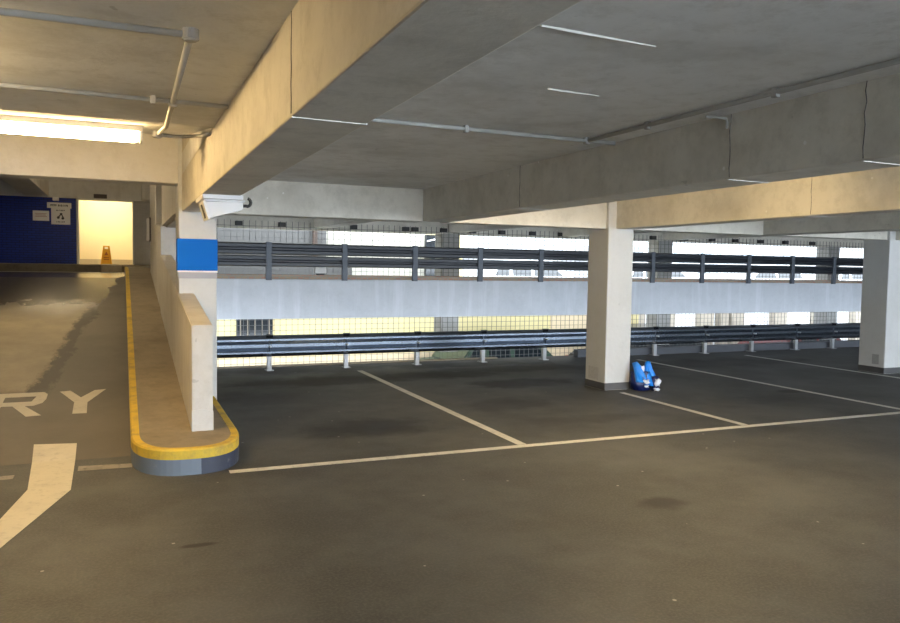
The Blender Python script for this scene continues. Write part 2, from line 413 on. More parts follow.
def nose(off=0, n=28, top=True):
    """outline of the rounded end of the kerb, offset inwards"""
    cx, cy, rx, ry, p = .465, 6.70, .42 - off, .68 - off, 2.6
    pts = []
    for i in range(n + 1):
        a = math.pi + math.pi * i / n
        c, s = math.cos(a), math.sin(a)
        pts.append((cx + rx * math.copysign(abs(c) ** (2 / p), c), cy + ry * math.copysign(abs(s) ** (2 / p), s)))
    return pts
t = thing('kerb_island', 'raised concrete kerb island with yellow edge rounded in front of the low wall', 'kerb', (.46, 7, 0))
def zk(x, y): return .2 + (max(0, zr(y)) if x < .61 else 0)
ys_l = [6.8 + .45 * i for i in range(1, 25)] + [18.3, 26.0]
def ring(off):
    """closed path: up the ramp side, round the nose, along the deck side"""
    pts = [(.045 + off, y) for y in reversed(ys_l)]
    pts += nose(off)
    pts += [(.885 - off, 6.9), (.885 - off, 7.6), (.885 - off, 8.40)]
    return pts
def band(bm, P, Q, zp, zq):
    A = [bm.verts.new((x, y, zp(x, y))) for x, y in P]; C = [bm.verts.new((x, y, zq(x, y))) for x, y in Q]
    for i in range(len(A) - 1): bm.faces.new((A[i], A[i + 1], C[i + 1], C[i]))
R0, R1, R2 = ring(0), ring(.012), ring(.066)
gz = lambda x, y: (zr(y) if x < .3 else 0) - .02
bm = BM(); band(bm, R0, R0, lambda x, y: zk(x, y) - .078, lambda x, y: zk(x, y) - .012); band(bm, R0, R1, lambda x, y: zk(x, y) - .012, zk); band(bm, R1, R2, zk, lambda x, y: zk(x, y) + .001)
obj('yellow_edge', bm, M['yellow'], t)['label'] = 'worn yellow painted edge'
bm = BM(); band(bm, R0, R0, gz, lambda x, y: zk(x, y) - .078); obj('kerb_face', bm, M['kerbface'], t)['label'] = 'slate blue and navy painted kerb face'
bm = BM()
# walkway: strip on the ramp side
L_ = [(.111, y) for y in [6.8] + ys_l]; Rr = [(.60, y) for y in [6.8] + ys_l]
band(bm, L_, Rr, zk, zk)
Rl = [(.60, 6.8), (.60, 8.40)]; Rq = [(.819, 6.8), (.819, 8.40)]
band(bm, Rl, Rq, lambda x, y: .2, lambda x, y: .2)
nv = nose(.066); vs = [bm.verts.new((x, y, .2)) for x, y in nv]
vs2 = [bm.verts.new((.819, 6.8, .2)), bm.verts.new((.111, 6.8, .2))]
bm.faces.new(vs + vs2)
obj('walkway', bm, M['walk'], t)['label'] = 'worn brown concrete top'

# ------------------------------------------------------------------ barriers
def w_profile(y, z0, h, d, th=.006):
    q = [(0, 0), (-d * .1, .04), (-d, .17), (-d, .25), (-d * .12, .43), (-d * .12, .57), (-d, .75), (-d, .83), (-d * .1, .96), (0, 1.0)]
    f = [(y + a, z0 + b * h) for a, b in q]
    return f + [(a + th, b) for a, b in reversed(f)]
t = thing('crash_barrier', 'lower galvanised crash barrier with short posts along the deck edge', 'barrier', (6, 11.66, 0), 'crash barriers')
bm = BM(); prism(bm, w_profile(11.66, .215, .325, .075), 'x', .94, 24); o = obj('rail', bm, M['steel'], t); o['label'] = 'galvanised corrugated rail'
for k in range(16):
    x = 2.03 + 1.2 * k
    if k > 9: x = 13.88 + (k - 10 + .0) * 1.2 - .0
    bm = BM(); box(bm, x - .035, x + .035, 11.67, 11.73, 0, .50, .004); box(bm, x - .055, x + .055, 11.62, 11.79, 0, .012); tube(bm, [(x, 11.655, .37), (x, 11.58, .37)], .012, 8); obj('post', bm, M['steel_post'], t)
    bm = BM(); box(bm, x - .05, x + .05, 11.63, 11.69, .538, .552); obj('post_cap', bm, M['clamp'], t)['label'] = 'black cap on the post'

t = thing('concrete_parapet', 'long grey concrete parapet beam between the two barriers', 'parapet', (8, 13.9, .63))
bm = BM(); box(bm, .865, 26, 13.85, 14.05, .632, 1.352, .012); obj('parapet_beam', bm, M['parapet'], t)
bm = BM(); box(bm, .865, 26, 13.86, 14.05, 1.352, 1.43, .006); obj('brick_coping', bm, M['brick'], t)['label'] = 'weathered brick coping'
t = thing('crash_barrier', 'upper dark double rail barrier on posts above the concrete parapet', 'barrier', (8, 13.8, 1.35), 'crash barriers')
for z0, h in ((1.575, .195), (1.785, .205)):
    bm = BM(); q = [(0, 0), (-.05, .10), (-.05, .34), (-.012, .44), (-.012, .56), (-.05, .66), (-.05, .90), (0, 1.0)]
    f = [(13.86 + a, z0 + b * h) for a, b in q]; prism(bm, f + [(a + .008, b) for a, b in reversed(f)], 'x', .87, 26)
    obj('rail', bm, M['rail_dark'], t)
for k in range(0, 17):
    x = 2.39 + 1.39 * k
    if x > 8.5: x += .06
    bm = BM(); box(bm, x - .05, x + .05, 13.79, 13.852, 1.33, 2.01, .005); obj('post', bm, M['rail_post'], t)
t = thing('junction_box', 'pale grey box mounted on the parapet beside the dark upright', 'box', (3.34, 13.95, 1.44))
bm = BM(); box(bm, 3.24, 3.45, 13.88, 13.98, 1.46, 1.60, .01); obj('box_body', bm, M['conduit'], t)
bm = BM(); box(bm, 3.27, 3.42, 13.9, 13.96, 1.43, 1.47); obj('box_foot', bm, M['clamp'], t)

# ------------------------------------------------------------------ wire mesh screens in the facade
bays = [(.87, 5.87), (5.87, 11.21), (11.21, 16.55), (16.55, 21.9)]
names = ['wire mesh screen left of the brown column, in front of grey wall', 'wire mesh screen behind the column with carrier bag', 'wire mesh screen between the middle and right perimeter columns', 'wire mesh screen at the far right behind the rightmost column']
cl = [1.91, 2.68, 3.34, 4.03, 5.08, 5.27, 5.88, 6.52, 7.18, 7.9, 8.6, 9.4, 10.3, 11.0, 11.9, 12.7, 13.4, 14.2, 15.0, 15.9]
for (a, b_), lab in zip(bays, names):
    t = thing('mesh_screen', lab, 'mesh screen', ((a + b_) / 2, 14.12, -.1), 'facade mesh screens')
    bm = BM(); w = .0035
    k = a + .02
    while k < b_:
        box(bm, k - w, k + w, 14.115, 14.122, -.6, 2.40); k += .11
    z = -.6
    while z < 2.40:
        box(bm, a + .01, b_ - .01, 14.116, 14.121, z - w, z + w); z += .1
    obj('wire_grid', bm, M['wire'], t)
    for x in cl:
        if a <= x < b_:
            bm = BM(); box(bm, x - .06, x + .06, 14.06, 14.16, 2.30, 2.38); obj('clamp', bm, M['clamp'], t)

# ------------------------------------------------------------------ conduits
def conduit(label, pts, r, clips=(), group='surface conduits'):
    t = thing('conduit_pipe', label, 'conduit', pts[0], group)
    bm = BM(); tube(bm, pts, r, 10); o = obj('pipe', bm, M['conduit'], t, smooth=True)
    for c in clips:
        bm = BM(); box(bm, c[0] - .014, c[0] + .014, c[1] - .018, c[1] + .018, c[2] - .026, c[2] + .03, .004); obj('clip', bm, M['conduit'], t)
    return t
zc = HC - .022
def zcl(y): return HC + max(0, (y - 5.4) * .1286)
def jbox(label, x, y, z, r=.033):
    t = thing('junction_box', label, 'junction box', (x, y, z), 'round conduit boxes')
    bm = BM(); tube(bm, [(x, y, z + .025), (x, y, z - .018)], [r, r], 16); obj('box_body', bm, M['conduit'], t)
    bm = BM(); tube(bm, [(x, y, z - .018), (x, y, z - .024)], [r * .82, r * .7], 16); obj('lid', bm, M['conduit'], t)
jbox('round conduit box at the corner of the topmost ceiling pipe', .252, 3.22, zc)
jbox('round conduit box where two ceiling pipes cross left of the beam', .264, 4.60, zc, .026)
jbox('round conduit box at the right end of the fluorescent lamp', .245, 6.16, zcl(6.16) - .06, .036)
conduit('topmost white pipe across the ceiling over the ramp', [(-2.5, 3.235, zc), (.245, 3.22, zc)], .014, [(-.6, 3.225, HC - .02)])
conduit('white pipe across the ceiling nearer the fluorescent lamp', [(-2.5, 4.50, zc), (.56, 4.57, zc)], .013, [(.16, 4.56, HC - .02)])
conduit('white pipe running back along the ceiling to the fluorescent lamp', [(.252, 3.25, zc), (.264, 4.7, zc), (.268, 5.4, zc), (.25, 6.12, zcl(6.12) - .05)], .015)
conduit('curved pipe from the lamp box round to the long cream beam', [(.27, 6.18, zcl(6.18) - .06), (.38, 6.22, zcl(6.2) - .06), (.47, 6.15, zcl(6.15) - .055), (.53, 5.95, zcl(5.95) - .05), (.556, 5.6, zcl(5.6) - .045)], .013)
conduit('white pipe across the bay ceiling between the cream and grey beams', [(.87, 4.50, zc), (1.45, 4.552, zc), (3.22, 4.592, zc)], .014, [(2.05, 4.565, HC - .02), (2.98, 4.587, HC - .02)])
conduit('grey pipe along the ceiling beside the cracked grey beam', [(2.99, 4.60, zc), (3.0, 3.4, zc), (3.015, 2.2, zc), (3.02, .6, zc)], .013, [(2.998, 3.93, HC - .02), (3.008, 2.93, HC - .02)])
conduit('short hooked pipe over the joint of the cracked grey beam', [(3.12, 3.55, zc), (3.26, 3.54, zc), (3.268, 3.54, 2.47), (3.268, 3.54, 2.44)], .008)

# ------------------------------------------------------------------ fluorescent lamps
def lamp(label, x0, x1, y, z, axis='x', mat='tube_warm', w=.05):
    c = ((x0 + x1) / 2, y, z) if axis == 'x' else (y, (x0 + x1) / 2, z)
    t = thing('fluorescent_lamp', label, 'lamp', c, 'fluorescent batten lamps')
    def bx(u0, u1, v0, v1, a, b_, bev=0):
        bm = BM()
        return box(bm, u0, u1, y + v0, y + v1, z + a, z + b_, bev) if axis == 'x' else box(bm, y + v0, y + v1, u0, u1, z + a, z + b_, bev)
    obj('housing', bx(x0, x1, -w, w, -.02, .03), M['white'], t)
    obj('diffuser', bx(x0 + .03, x1 - .03, -w * .9, w * .9, -.098, -.021, .03), M[mat], t)['label'] = 'glowing diffuser'
    for u0, u1 in ((x0, x0 + .028), (x1 - .028, x1)): obj('end_cap', bx(u0, u1, -w * .95, w * .95, -.101, -.02, .012), M['white'], t)
    return t
lamp('long glowing fluorescent lamp on the yellow lit beam over the ramp', -1.40, .145, 6.20, zcl(6.20) - .03, w=.05)
lamp('fluorescent lamp hidden in the bay behind the cracked grey beam', 3.68, 4.88, 6.40, HC - .03, 'x', 'tube_bay')
lamp('fluorescent lamp nearer the viewer in the same hidden bay', 3.68, 4.84, 4.60, HC - .03, 'x', 'tube_bay_near')
lamp('fluorescent lamp on the upper ramp ceiling, hidden behind the beam', -2.2, -.7, 20.5, 4.15, 'x', 'tube_far')
lamp('fluorescent lamp halfway up the ramp ceiling, hidden behind the beam', -2.2, -.7, 12.6, zcl(12.6) - .04, 'x', 'tube_far')
lamp('fluorescent lamp over the ramp left of the frame', 2.9, 4.4, -1.05, HC - .03, 'y', 'tube_left')
# ------------------------------------------------------------------ security camera under the long beam
t = thing('security_camera', 'white security camera with sunshield hung under the long cream beam', 'camera', (.72, 6.5, H))
bm = BM(); box(bm, .572, .880, 6.24, 6.85, 2.11, 2.146, .004); obj('mounting_block', bm, M['cctv'], t)
def hexa(bm, A, C):
    a = [bm.verts.new(v) for v in A]; c = [bm.verts.new(v) for v in C]
    bm.faces.new(a[::-1]); bm.faces.new(c)
    for i in range(4): bm.faces.new((a[i], a[(i + 1) % 4], c[(i + 1) % 4], c[i]))
    bmesh.ops.recalc_face_normals(bm, faces=bm.faces[:])
bm = BM(); hexa(bm, [(.602, 6.345, 2.095), (.640, 6.345, 1.965), (.640, 6.69, 1.965), (.602, 6.69, 2.095)], [(.890, 6.32, 2.10), (.890, 6.32, 2.04), (.890, 6.60, 2.04), (.890, 6.60, 2.10)])
bmesh.ops.bevel(bm, geom=bm.edges[:], offset=.005, segments=2, affect='EDGES'); obj('housing', bm, M['cctv'], t)
bm = BM(); hexa(bm, [(.585, 6.31, 2.112), (.590, 6.31, 2.098), (.590, 6.73, 2.098), (.585, 6.73, 2.112)], [(.902, 6.29, 2.112), (.902, 6.29, 2.098), (.902, 6.63, 2.098), (.902, 6.63, 2.112)])
obj('sunshield', bm, M['cctv'], t)
bm = BM(); hexa(bm, [(.584, 6.335, 2.094), (.624, 6.335, 1.955), (.624, 6.71, 1.955), (.584, 6.71, 2.094)], [(.604, 6.335, 2.096), (.642, 6.335, 1.958), (.642, 6.71, 1.958), (.604, 6.71, 2.096)]); fr = obj('front_frame', bm, M['cctv'], t)
fr['label'] = 'pale front frame'
bm = BM(); hexa(bm, [(.586, 6.47, 2.078), (.617, 6.47, 1.970), (.617, 6.57, 1.970), (.586, 6.57, 2.078)], [(.600, 6.47, 2.080), (.630, 6.47, 1.972), (.630, 6.57, 1.972), (.600, 6.57, 2.080)]); obj('lens_window', bm, M['black'], fr)['label'] = 'dark slot'
bm = BM(); pts = [(.87, 6.40, 2.09), (.895, 6.40, 2.075)]
for k in range(8):
    a = -2.0 + k * .5; pts.append((.935 + .027 * math.cos(a), 6.40, 2.105 + .032 * math.sin(a)))
tube(bm, pts, .013, 8); obj('cable', bm, M['black'], t, smooth=True)['label'] = 'black cable loop'

# ------------------------------------------------------------------ road markings
def marking(name, label, cat, polys, mat, group=None, step=.4):
    bm = BM(); loc = (sum(p[0] for p in polys[0]) / len(polys[0]), sum(p[1] for p in polys[0]) / len(polys[0]), 0)
    for poly in polys:
        vs = [bm.verts.new((x, y, 0)) for x, y in poly]; bm.faces.new(vs)
    ymin = min(v.co.y for v in bm.verts); ymax = max(v.co.y for v in bm.verts)
    y = 6.8
    while y < ymax + .01:
        if y > ymin: bmesh.ops.bisect_plane(bm, geom=bm.verts[:] + bm.edges[:] + bm.faces[:], plane_co=(0, y, 0), plane_no=(0, 1, 0))
        y += .55
    for v in bm.verts: v.co.z = (zr(v.co.y) if v.co.x < .12 else 0) + .003
    r = bmesh.ops.extrude_face_region(bm, geom=bm.faces[:])
    for v in [g for g in r['geom'] if isinstance(g, bmesh.types.BMVert)]: v.co.z += .001
    return tag(obj(name, bm, mat, None, loc), label, cat, group)
marking('parking_line', 'long worn white line along the front of the parking bays', 'road marking', [[(.74, 5.955), (11.5, 5.94), (11.5, 6.03), (.74, 6.045)]], M['line'], 'parking bay lines')
marking('parking_line', 'white bay line running back from the front line left of the column with carrier bag', 'road marking', [[(3.28, 6.05), (3.37, 6.05), (3.37, 11.25), (3.28, 11.25)]], M['line'], 'parking bay lines')
marking('parking_line', 'short white bay line ending at the column with carrier bag', 'road marking', [[(5.92, 6.05), (6.01, 6.05), (6.02, 8.22), (5.94, 8.22)]], M['line'], 'parking bay lines')
marking('parking_line', 'white bay line at the right running back past the carrier bag', 'road marking', [[(8.42, 6.05), (8.51, 6.05), (8.52, 11.2), (8.43, 11.2)]], M['line'], 'parking bay lines')
marking('parking_line', 'white bay line beyond the right edge of the photo', 'road marking', [[(10.95, 6.05), (11.04, 6.05), (11.04, 11.2), (10.95, 11.2)]], M['line'], 'parking bay lines')
marking('give_way_dash', 'faded white dash between the arrow and the rounded kerb', 'road marking', [[(-.335, 6.42), (.05, 6.40), (.06, 6.52), (-.335, 6.57)]], M['line_worn'], 'faded dashes across the ramp foot')
marking('give_way_dash', 'faded white dash left of the painted arrow', 'road marking', [[(-1.3, 6.33), (-.76, 6.34), (-.76, 6.45), (-1.3, 6.45)]], M['line_worn'], 'faded dashes across the ramp foot')
marking('painted_arrow', 'wide cream bent arrow shaft painted on the asphalt at bottom left', 'road marking',
        [[(-.707, 7.245), (-.378, 7.203), (-.352, 5.90), (-.63, 6.0)], [(-.63, 6.0), (-.352, 5.90), (-.642, 4.82), (-.715, 5.36)], [(-.715, 5.36), (-.642, 4.82), (-.88, 3.95), (-.97, 4.6)]], M['letter'])
marking('painted_letter', 'cream letter Y painted on the ramp', 'road marking',
        [[(-.618, 8.878), (-.52, 8.899), (-.409, 8.624), (-.289, 8.88), (-.18, 8.903), (-.342, 8.437), (-.335, 8.066), (-.46, 8.073), (-.463, 8.461)]], M['letter'], 'letters painted on the ramp')
X0 = -1.205
def rp(*q): return [(X0 + u * .48, 8.06 + v * .83) for u, v in q]
marking('painted_letter', 'cream letter R painted on the ramp', 'road marking',
        [rp((0, 0), (.22, 0), (.22, 1), (0, 1)), rp((.22, .82), (.80, .82), (.92, 1), (.22, 1)), rp((.80, .82), (.74, .60), (.95, .52), (1.0, .68), (1.0, .90), (.92, 1)),
         rp((.22, .44), (.80, .42), (.95, .52), (.74, .60), (.22, .60)), rp((.42, .44), (.74, 0), (1.0, .02), (.64, .43))], M['letter'], 'letters painted on the ramp')

# ------------------------------------------------------------------ carrier bag
def lathe_blob(bm, c, rx, ry, h, n=22, m=9, seed=0, shape=None):
    rnd = random.Random(seed); ph = [rnd.uniform(0, 6.28) for _ in range(8)]
    rings = []
    for j in range(m + 1):
        v = j / m; s = shape(v); R = []
        for i in range(n):
            a = 2 * math.pi * i / n
            k = 1 + .09 * math.sin(3 * a + ph[0] + 4 * v) + .06 * math.sin(7 * a + ph[1] + 9 * v) + .04 * math.sin(11 * a + ph[2] - 14 * v)
            R.append(bm.verts.new((c[0] + rx * s * k * math.cos(a), c[1] + ry * s * k * math.sin(a), c[2] + h * v + .012 * math.sin(5 * a + ph[3]) * v)))
        rings.append(R)
    for j in range(m):
        for i in range(n): bm.faces.new((rings[j][i], rings[j][(i + 1) % n], rings[j + 1][(i + 1) % n], rings[j + 1][i]))
    bm.faces.new(rings[0][::-1]); bm.faces.new(rings[-1])
bx_, by_ = 6.41, 8.36
t = thing('carrier_bag', 'crumpled blue plastic carrier bag standing by the column foot', 'bag', (bx_, by_, 0))
bm = BM(); lathe_blob(bm, (bx_ - .01, by_, .002), .175, .12, .25, seed=3, shape=lambda v: .84 + .30 * math.sin(min(1, v * 1.3) * 2.4) - .22 * v)
bd = obj('bag_body', bm, M['bag_dark'], t, smooth=True); bd['label'] = 'navy lower bag'
def ear(x0, x1, zb, zt, lean, seed, yo=-.09):
    """one folded handle: a crumpled, thick flap rising to a rounded point"""
    bm = BM(); rnd = random.Random(seed); n, m = 7, 9; F_ = []; K_ = []
    for j in range(m + 1):
        v = j / m; wdt = (1 - v ** 1.5 * .68); r1 = []; r2 = []
        for i in range(n + 1):
            u = i / n - .5
            x = (x0 + x1) / 2 + u * (x1 - x0) * wdt + lean * v * v
            z = zb + (zt - zb) * v - abs(u) ** 2 * .10 * v
            y = by_ + yo + .075 * v - .045 * math.cos(u * 3.0) * (1 - v * .5) + .016 * math.sin(9 * u + 5 * v + seed) + .01 * math.sin(17 * u + 3 * v)
            r1.append(bm.verts.new((x, y, z))); r2.append(bm.verts.new((x, y + .05 * (1 - .6 * v) + .012, z)))
        F_.append(r1); K_.append(r2)
    for j in range(m):
        for i in range(n):
            bm.faces.new((F_[j][i], F_[j][i + 1], F_[j + 1][i + 1], F_[j + 1][i])); bm.faces.new((K_[j][i + 1], K_[j][i], K_[j + 1][i], K_[j + 1][i + 1]))
        bm.faces.new((F_[j][0], F_[j + 1][0], K_[j + 1][0], K_[j][0])); bm.faces.new((F_[j + 1][n], F_[j][n], K_[j][n], K_[j + 1][n]))
    for i in range(n):
        bm.faces.new((F_[0][i + 1], F_[0][i], K_[0][i], K_[0][i + 1])); bm.faces.new((F_[m][i], F_[m][i + 1], K_[m][i + 1], K_[m][i]))
    return bm
obj('handle', ear(6.245, 6.43, .12, .385, -.045, 1), M['bag_light'], t, smooth=True)['label'] = 'bright blue left handle'
obj('handle', ear(6.36, 6.57, .07, .39, .0, 5, -.115), M['bag_light'], t, smooth=True)['label'] = 'bright blue right handle'
bm = BM(); lathe_blob(bm, (6.385, by_ - .02, .22), .06, .05, .10, 14, 6, 9, lambda v: .9 - .35 * v); obj('contents', bm, M['bag_white'], t, smooth=True)['label'] = 'white item showing between the handles'
def patch(x0, x1, z0, z1, y, seed, mat):
    bm = BM(); n = 5; A = []; C = []
    for j in range(n + 1):
        for i in range(n + 1):
            u, v = i / n, j / n
            yy = y + .012 * math.sin(7 * u + seed) * math.cos(5 * v + seed)
            x = x0 + u * (x1 - x0) + .012 * math.sin(6 * v + seed); z = z0 + v * (z1 - z0) + .008 * math.sin(8 * u + seed)
            A.append(bm.verts.new((x, yy, z))); C.append(bm.verts.new((x, yy + .02, z)))
    w = n + 1
    for j in range(n):
        for i in range(n):
            k = j * w + i
            bm.faces.new((A[k], A[k + 1], A[k + w + 1], A[k + w])); bm.faces.new((C[k + 1], C[k], C[k + w], C[k + w + 1]))
    for k in range(n):
        for (p, q) in ((k, k + 1), (n * w + k + 1, n * w + k), ((k + 1) * w, k * w), (k * w + n, (k + 1) * w + n)):
            bm.faces.new((A[q], A[p], C[p], C[q]))
    return obj('printed_patch', bm, mat, t, smooth=True)
patch(6.33, 6.41, .10, .15, by_ - .150, 1, M['bag_white'])['label'] = 'white printed panel'
patch(6.35, 6.40, .05, .075, by_ - .150, 2, M['bag_white'])['label'] = 'white printed stripe'
bm = BM(); lathe_blob(bm, (6.52, by_ - .13, .0), .055, .045, .19, 14, 7, 4, lambda v: .75 + .35 * math.sin(v * 2.8)); o = obj('side_pouch', bm, M['bag_dark'], t, smooth=True)
patch(6.485, 6.56, .07, .16, by_ - .192, 3, M['bag_white'])['label'] = 'white panel on the side'
patch(6.475, 6.55, .008, .04, by_ - .190, 5, M['bag_white'])['label'] = 'white stripe near the ground'

# ------------------------------------------------------------------ blue wall, doorway and landing beyond the ramp
ZL = 1.545
struct('wall_back', B(-9, -1.33, 26.9, 27.2, 1.0, 3.60), M['bluebrick'], 'blue glazed brick wall beyond the ramp', 'wall')
bm = BM(); box(bm, -9, 1.6, 26.75, 27.2, 3.60, 4.3)
box(bm, .60, .66, 12.4, 17.3, 4.0, 4.3)
struct('wall_lintel', bm, M['wallc'], 'beige concrete lintel above the doorway and blue wall', 'wall')

bm = BM(); prism(bm, [(25.98, 1.2), (25.98, 1.50), (26.02, ZL), (30.5, ZL), (30.5, 1.2)], 'x', -9, 1.6)
struct('floor_landing', bm, M['walk'], 'raised pavement in front of the blue wall', 'pavement')
bm = BM(); box(bm, -9, -.63, 25.90, 26.0, 1.25, 1.53, .02)
tag(obj('kerb', bm, concrete('dark_kerb', (.14, .12, .09), (.06, .05, .04), .6, scale=3), None, (-4, 25.95, 1.25)), 'dark kerb in front of the blue wall at the top of the ramp', 'kerb')
bm = BM(); box(bm, -.62, -.02, 25.82, 26.02, 1.25, 1.555, .04)
tag(obj('kerb_stone', bm, M['kerbstone'], None, (-.3, 25.9, 1.25)), 'pale rounded kerb stone below the bright doorway', 'kerb stone')
bm = BM(); box(bm, -6, .04, 25.55, 25.70, 1.295, 1.303)
tag(obj('road_line', bm, M['line'], None, (-2, 25.6, 1.3)), 'thin white line across the top of the ramp', 'road marking')
# door frame and room
t = thing('door_1', 'open doorway with pale frame into the bright room', 'door', (-.46, 26.9, ZL)); t['kind'] = 'structure'
for x0, x1 in ((-1.34, -1.27), (.295, .345)):
    bm = BM(); box(bm, x0, x1, 26.84, 27.22, ZL, 3.60, .006); obj('door_jamb', bm, M['conc_col'], t)
bm = BM(); box(bm, -1.33, .345, 26.84, 27.22, 3.58, 3.62, .006); obj('door_head', bm, M['conc_col'], t)
bm = BM(); box(bm, -2.6, 1.5, 29.4, 29.6, ZL, 4.2); box(bm, -2.7, -2.6, 27.2, 29.6, ZL, 4.2); box(bm, 1.5, 1.6, 27.2, 29.6, ZL, 4.2); box(bm, -2.7, 1.6, 27.2, 29.6, 4.1, 4.3)
struct('wall_room', bm, M['cream'], 'bright cream wall of the room behind the doorway', 'wall')
struct('baseboard_room', B(-2.6, 1.5, 29.36, 29.4, ZL, ZL + .17), M['skirting'])
lamp('fluorescent lamp inside the bright room behind the doorway', -1.3, .3, 28.0, 4.05, 'x', 'tube_room')
t = thing('roller_shutter', 'grey ribbed shutter right of the bright doorway', 'shutter', (.95, 26.9, ZL))
for k in range(24):
    z = ZL + .02 + k * .085
    bm = BM(); box(bm, .345, 1.6, 26.90 + (.0 if k % 2 else .012), 26.96, z, z + .078, .008)
    if z < 3.52: obj('slat', bm, M['shutter'], t)
    else: bm.free()
bm = BM(); box(bm, .345, 1.6, 26.97, 27.2, ZL, 3.6); obj('back_panel', bm, M['shutter'], t)
bm = BM(); box(bm, .56, .90, 26.35, 26.74, 3.62, 4.18, .02); tag(obj('duct_box', bm, M['wallc'], None, (.73, 26.5, 3.6)), 'beige boxed duct above the grey shutter', 'duct')
bm = BM(); box(bm, -.83, -.45, 26.68, 26.76, 3.63, 3.755, .01); tag(obj('exit_light', bm, M['brown'], None, (-.64, 26.7, 3.63)), 'dark brown box light above the bright doorway', 'light')
bm = BM(); box(bm, -1.99, -1.82, 26.70, 26.9, 3.50, 3.61, .01); tag(obj('wall_light', bm, M['sign_white'], None, (-1.9, 26.75, 3.5)), 'small pale box on the wall above the sign board', 'light')
# beam under the far ceiling
t = thing('concrete_beam', 'beige beam reaching the blue wall above the sign boards', 'beam', (-2.4, 24, 3.62), 'concrete ceiling beams')
bm = BM(); box(bm, -2.75, -2.09, 19.5, 26.75, 3.62, 4.2, .01); obj('beam_body', bm, M['wallc'], t)

# signs on the blue wall
t = thing('wall_sign', 'small plain white notice on the blue brick wall', 'sign', (-2.32, 26.88, 2.87), 'notices on the blue wall')
bm = BM(); box(bm, -2.55, -2.10, 26.875, 26.9, 2.87, 3.18, .006); obj('sign_board', bm, M['sign_white'], t)
for z, a, b_ in ((3.09, -2.49, -2.17), (3.045, -2.47, -2.19), (3.0, -2.49, -2.16)):
    bm = BM(); box(bm, a, b_, 26.871, 26.875, z - .008, z + .008); obj('text_line', bm, M['ink_red'], t)['label'] = 'faint line of small lettering'
t = thing('wall_sign', 'larger white notice with header strip and black symbol beside the bright doorway', 'sign', (-1.78, 26.88, 2.77), 'notices on the blue wall')
bm = BM(); box(bm, -2.045, -1.51, 26.875, 26.9, 2.77, 3.30, .008); obj('sign_board', bm, M['sign_white'], t)
bm = BM(); box(bm, -2.155, -1.475, 26.865, 26.9, 3.275, 3.45, .008); hd = obj('header_strip', bm, M['sign_white'], t)
def dashes(z, h, x0, x1, words, par, y):
    """lettering too small to read in the photo: letter-sized strokes grouped in words"""
    rnd = random.Random(int(z * 100)); tot = sum(words) + len(words) - 1; w = (x1 - x0) / tot; x = x0
    bm = BM()
    for k in words:
        for _ in range(k):
            box(bm, x + w * .08, x + w * .45, y - .003, y, z, z + h); 
            if rnd.random() < .7: box(bm, x + w * .45, x + w * .85, y - .003, y, z + h * rnd.choice((0, .4, .75)), z + h * rnd.choice((.25, .6, 1)) if False else z + h)
            x += w
        x += w
    obj('text_line', bm, M['ink'], par)['label'] = 'line of small black capitals'
dashes(3.33, .06, -2.06, -1.57, (5, 8), hd, 26.865)
dashes(3.19, .035, -1.90, -1.66, (7,), t, 26.875)
dashes(2.83, .04, -1.90, -1.66, (6,), t, 26.875)
bm = BM()
for (x, z, r) in ((-1.765, 3.10, .035), (-1.845, 2.985, .04), (-1.72, 2.965, .04)): tube(bm, [(x, 26.875, z), (x, 26.868, z)], r, 12)
for (a, b_) in (((-1.765, 3.10), (-1.70, 2.98)), ((-1.765, 3.10), (-1.835, 3.0)), ):
    tube(bm, [(a[0], 26.871, a[1]), (b_[0], 26.871, b_[1])], .018, 6)
obj('symbol', bm, M['ink'], t)['label'] = 'black symbol of three linked blobs'
# thin sign on the ramp wall
t = thing('wall_sign', 'thin white framed sign seen edge on at the end of the cream ramp wall', 'sign', (.5, 17.2, 2.08))
bm = BM(); box(bm, .455, .505, 16.9, 17.25, 2.07, 2.52, .006); obj('sign_board', bm, M['white'], t)
bm = BM(); box(bm, .505, .532, 16.89, 17.26, 2.05, 2.54, .006); obj('sign_frame', bm, M['brown'], t)

# wet floor sign
t = thing('wet_floor_sign', 'yellow plastic wet floor A board standing in the bright doorway', 'sign', (-.49, 27.4, ZL))
def panel(y0, y1, nm):
    bm = BM(); A = [(-.665, ZL), (-.325, ZL), (-.40, ZL + .60), (-.59, ZL + .60)]
    outer = [(x, z) for x, z in A]
    hole = [(-.55, ZL + .50), (-.44, ZL + .50), (-.445, ZL + .57), (-.545, ZL + .57)]
    def at(x, z, o): return Vector((x, y0 + (y1 - y0) * (z - ZL) / .6 + o, z))
    for o in (0, .02):
        a = [bm.verts.new(at(x, z, o)) for x, z in outer]; h = [bm.verts.new(at(x, z, o)) for x, z in hole]
        for i in range(4): bm.faces.new((a[i], a[(i + 1) % 4], h[(i + 1) % 4], h[i]))
    bm.verts.ensure_lookup_table(); v = bm.verts
    for i in range(4):
        j = (i + 1) % 4; bm.faces.new((v[i], v[j], v[8 + j], v[8 + i])); bm.faces.new((v[4 + j], v[4 + i], v[12 + i], v[12 + j]))
    return obj(nm, bm, M['wetsign'], t)
panel(27.2, 27.36, 'front_panel'); panel(27.58, 27.39, 'rear_panel')
bm = BM(); prism(bm, [(-.55, ZL + .30), (-.44, ZL + .30), (-.495, ZL + .42)], 'y', 27.27, 27.278)
obj('warning_symbol', bm, plain('sign_orange', (.55, .16, .01), .5), t)['label'] = 'darker warning triangle'
bm = BM(); box(bm, -.57, -.42, 27.235, 27.24, ZL + .20, ZL + .23); box(bm, -.575, -.415, 27.222, 27.228, ZL + .14, ZL + .17); obj('lettering', bm, plain('sign_orange_text', (.55, .18, .01), .5), t)

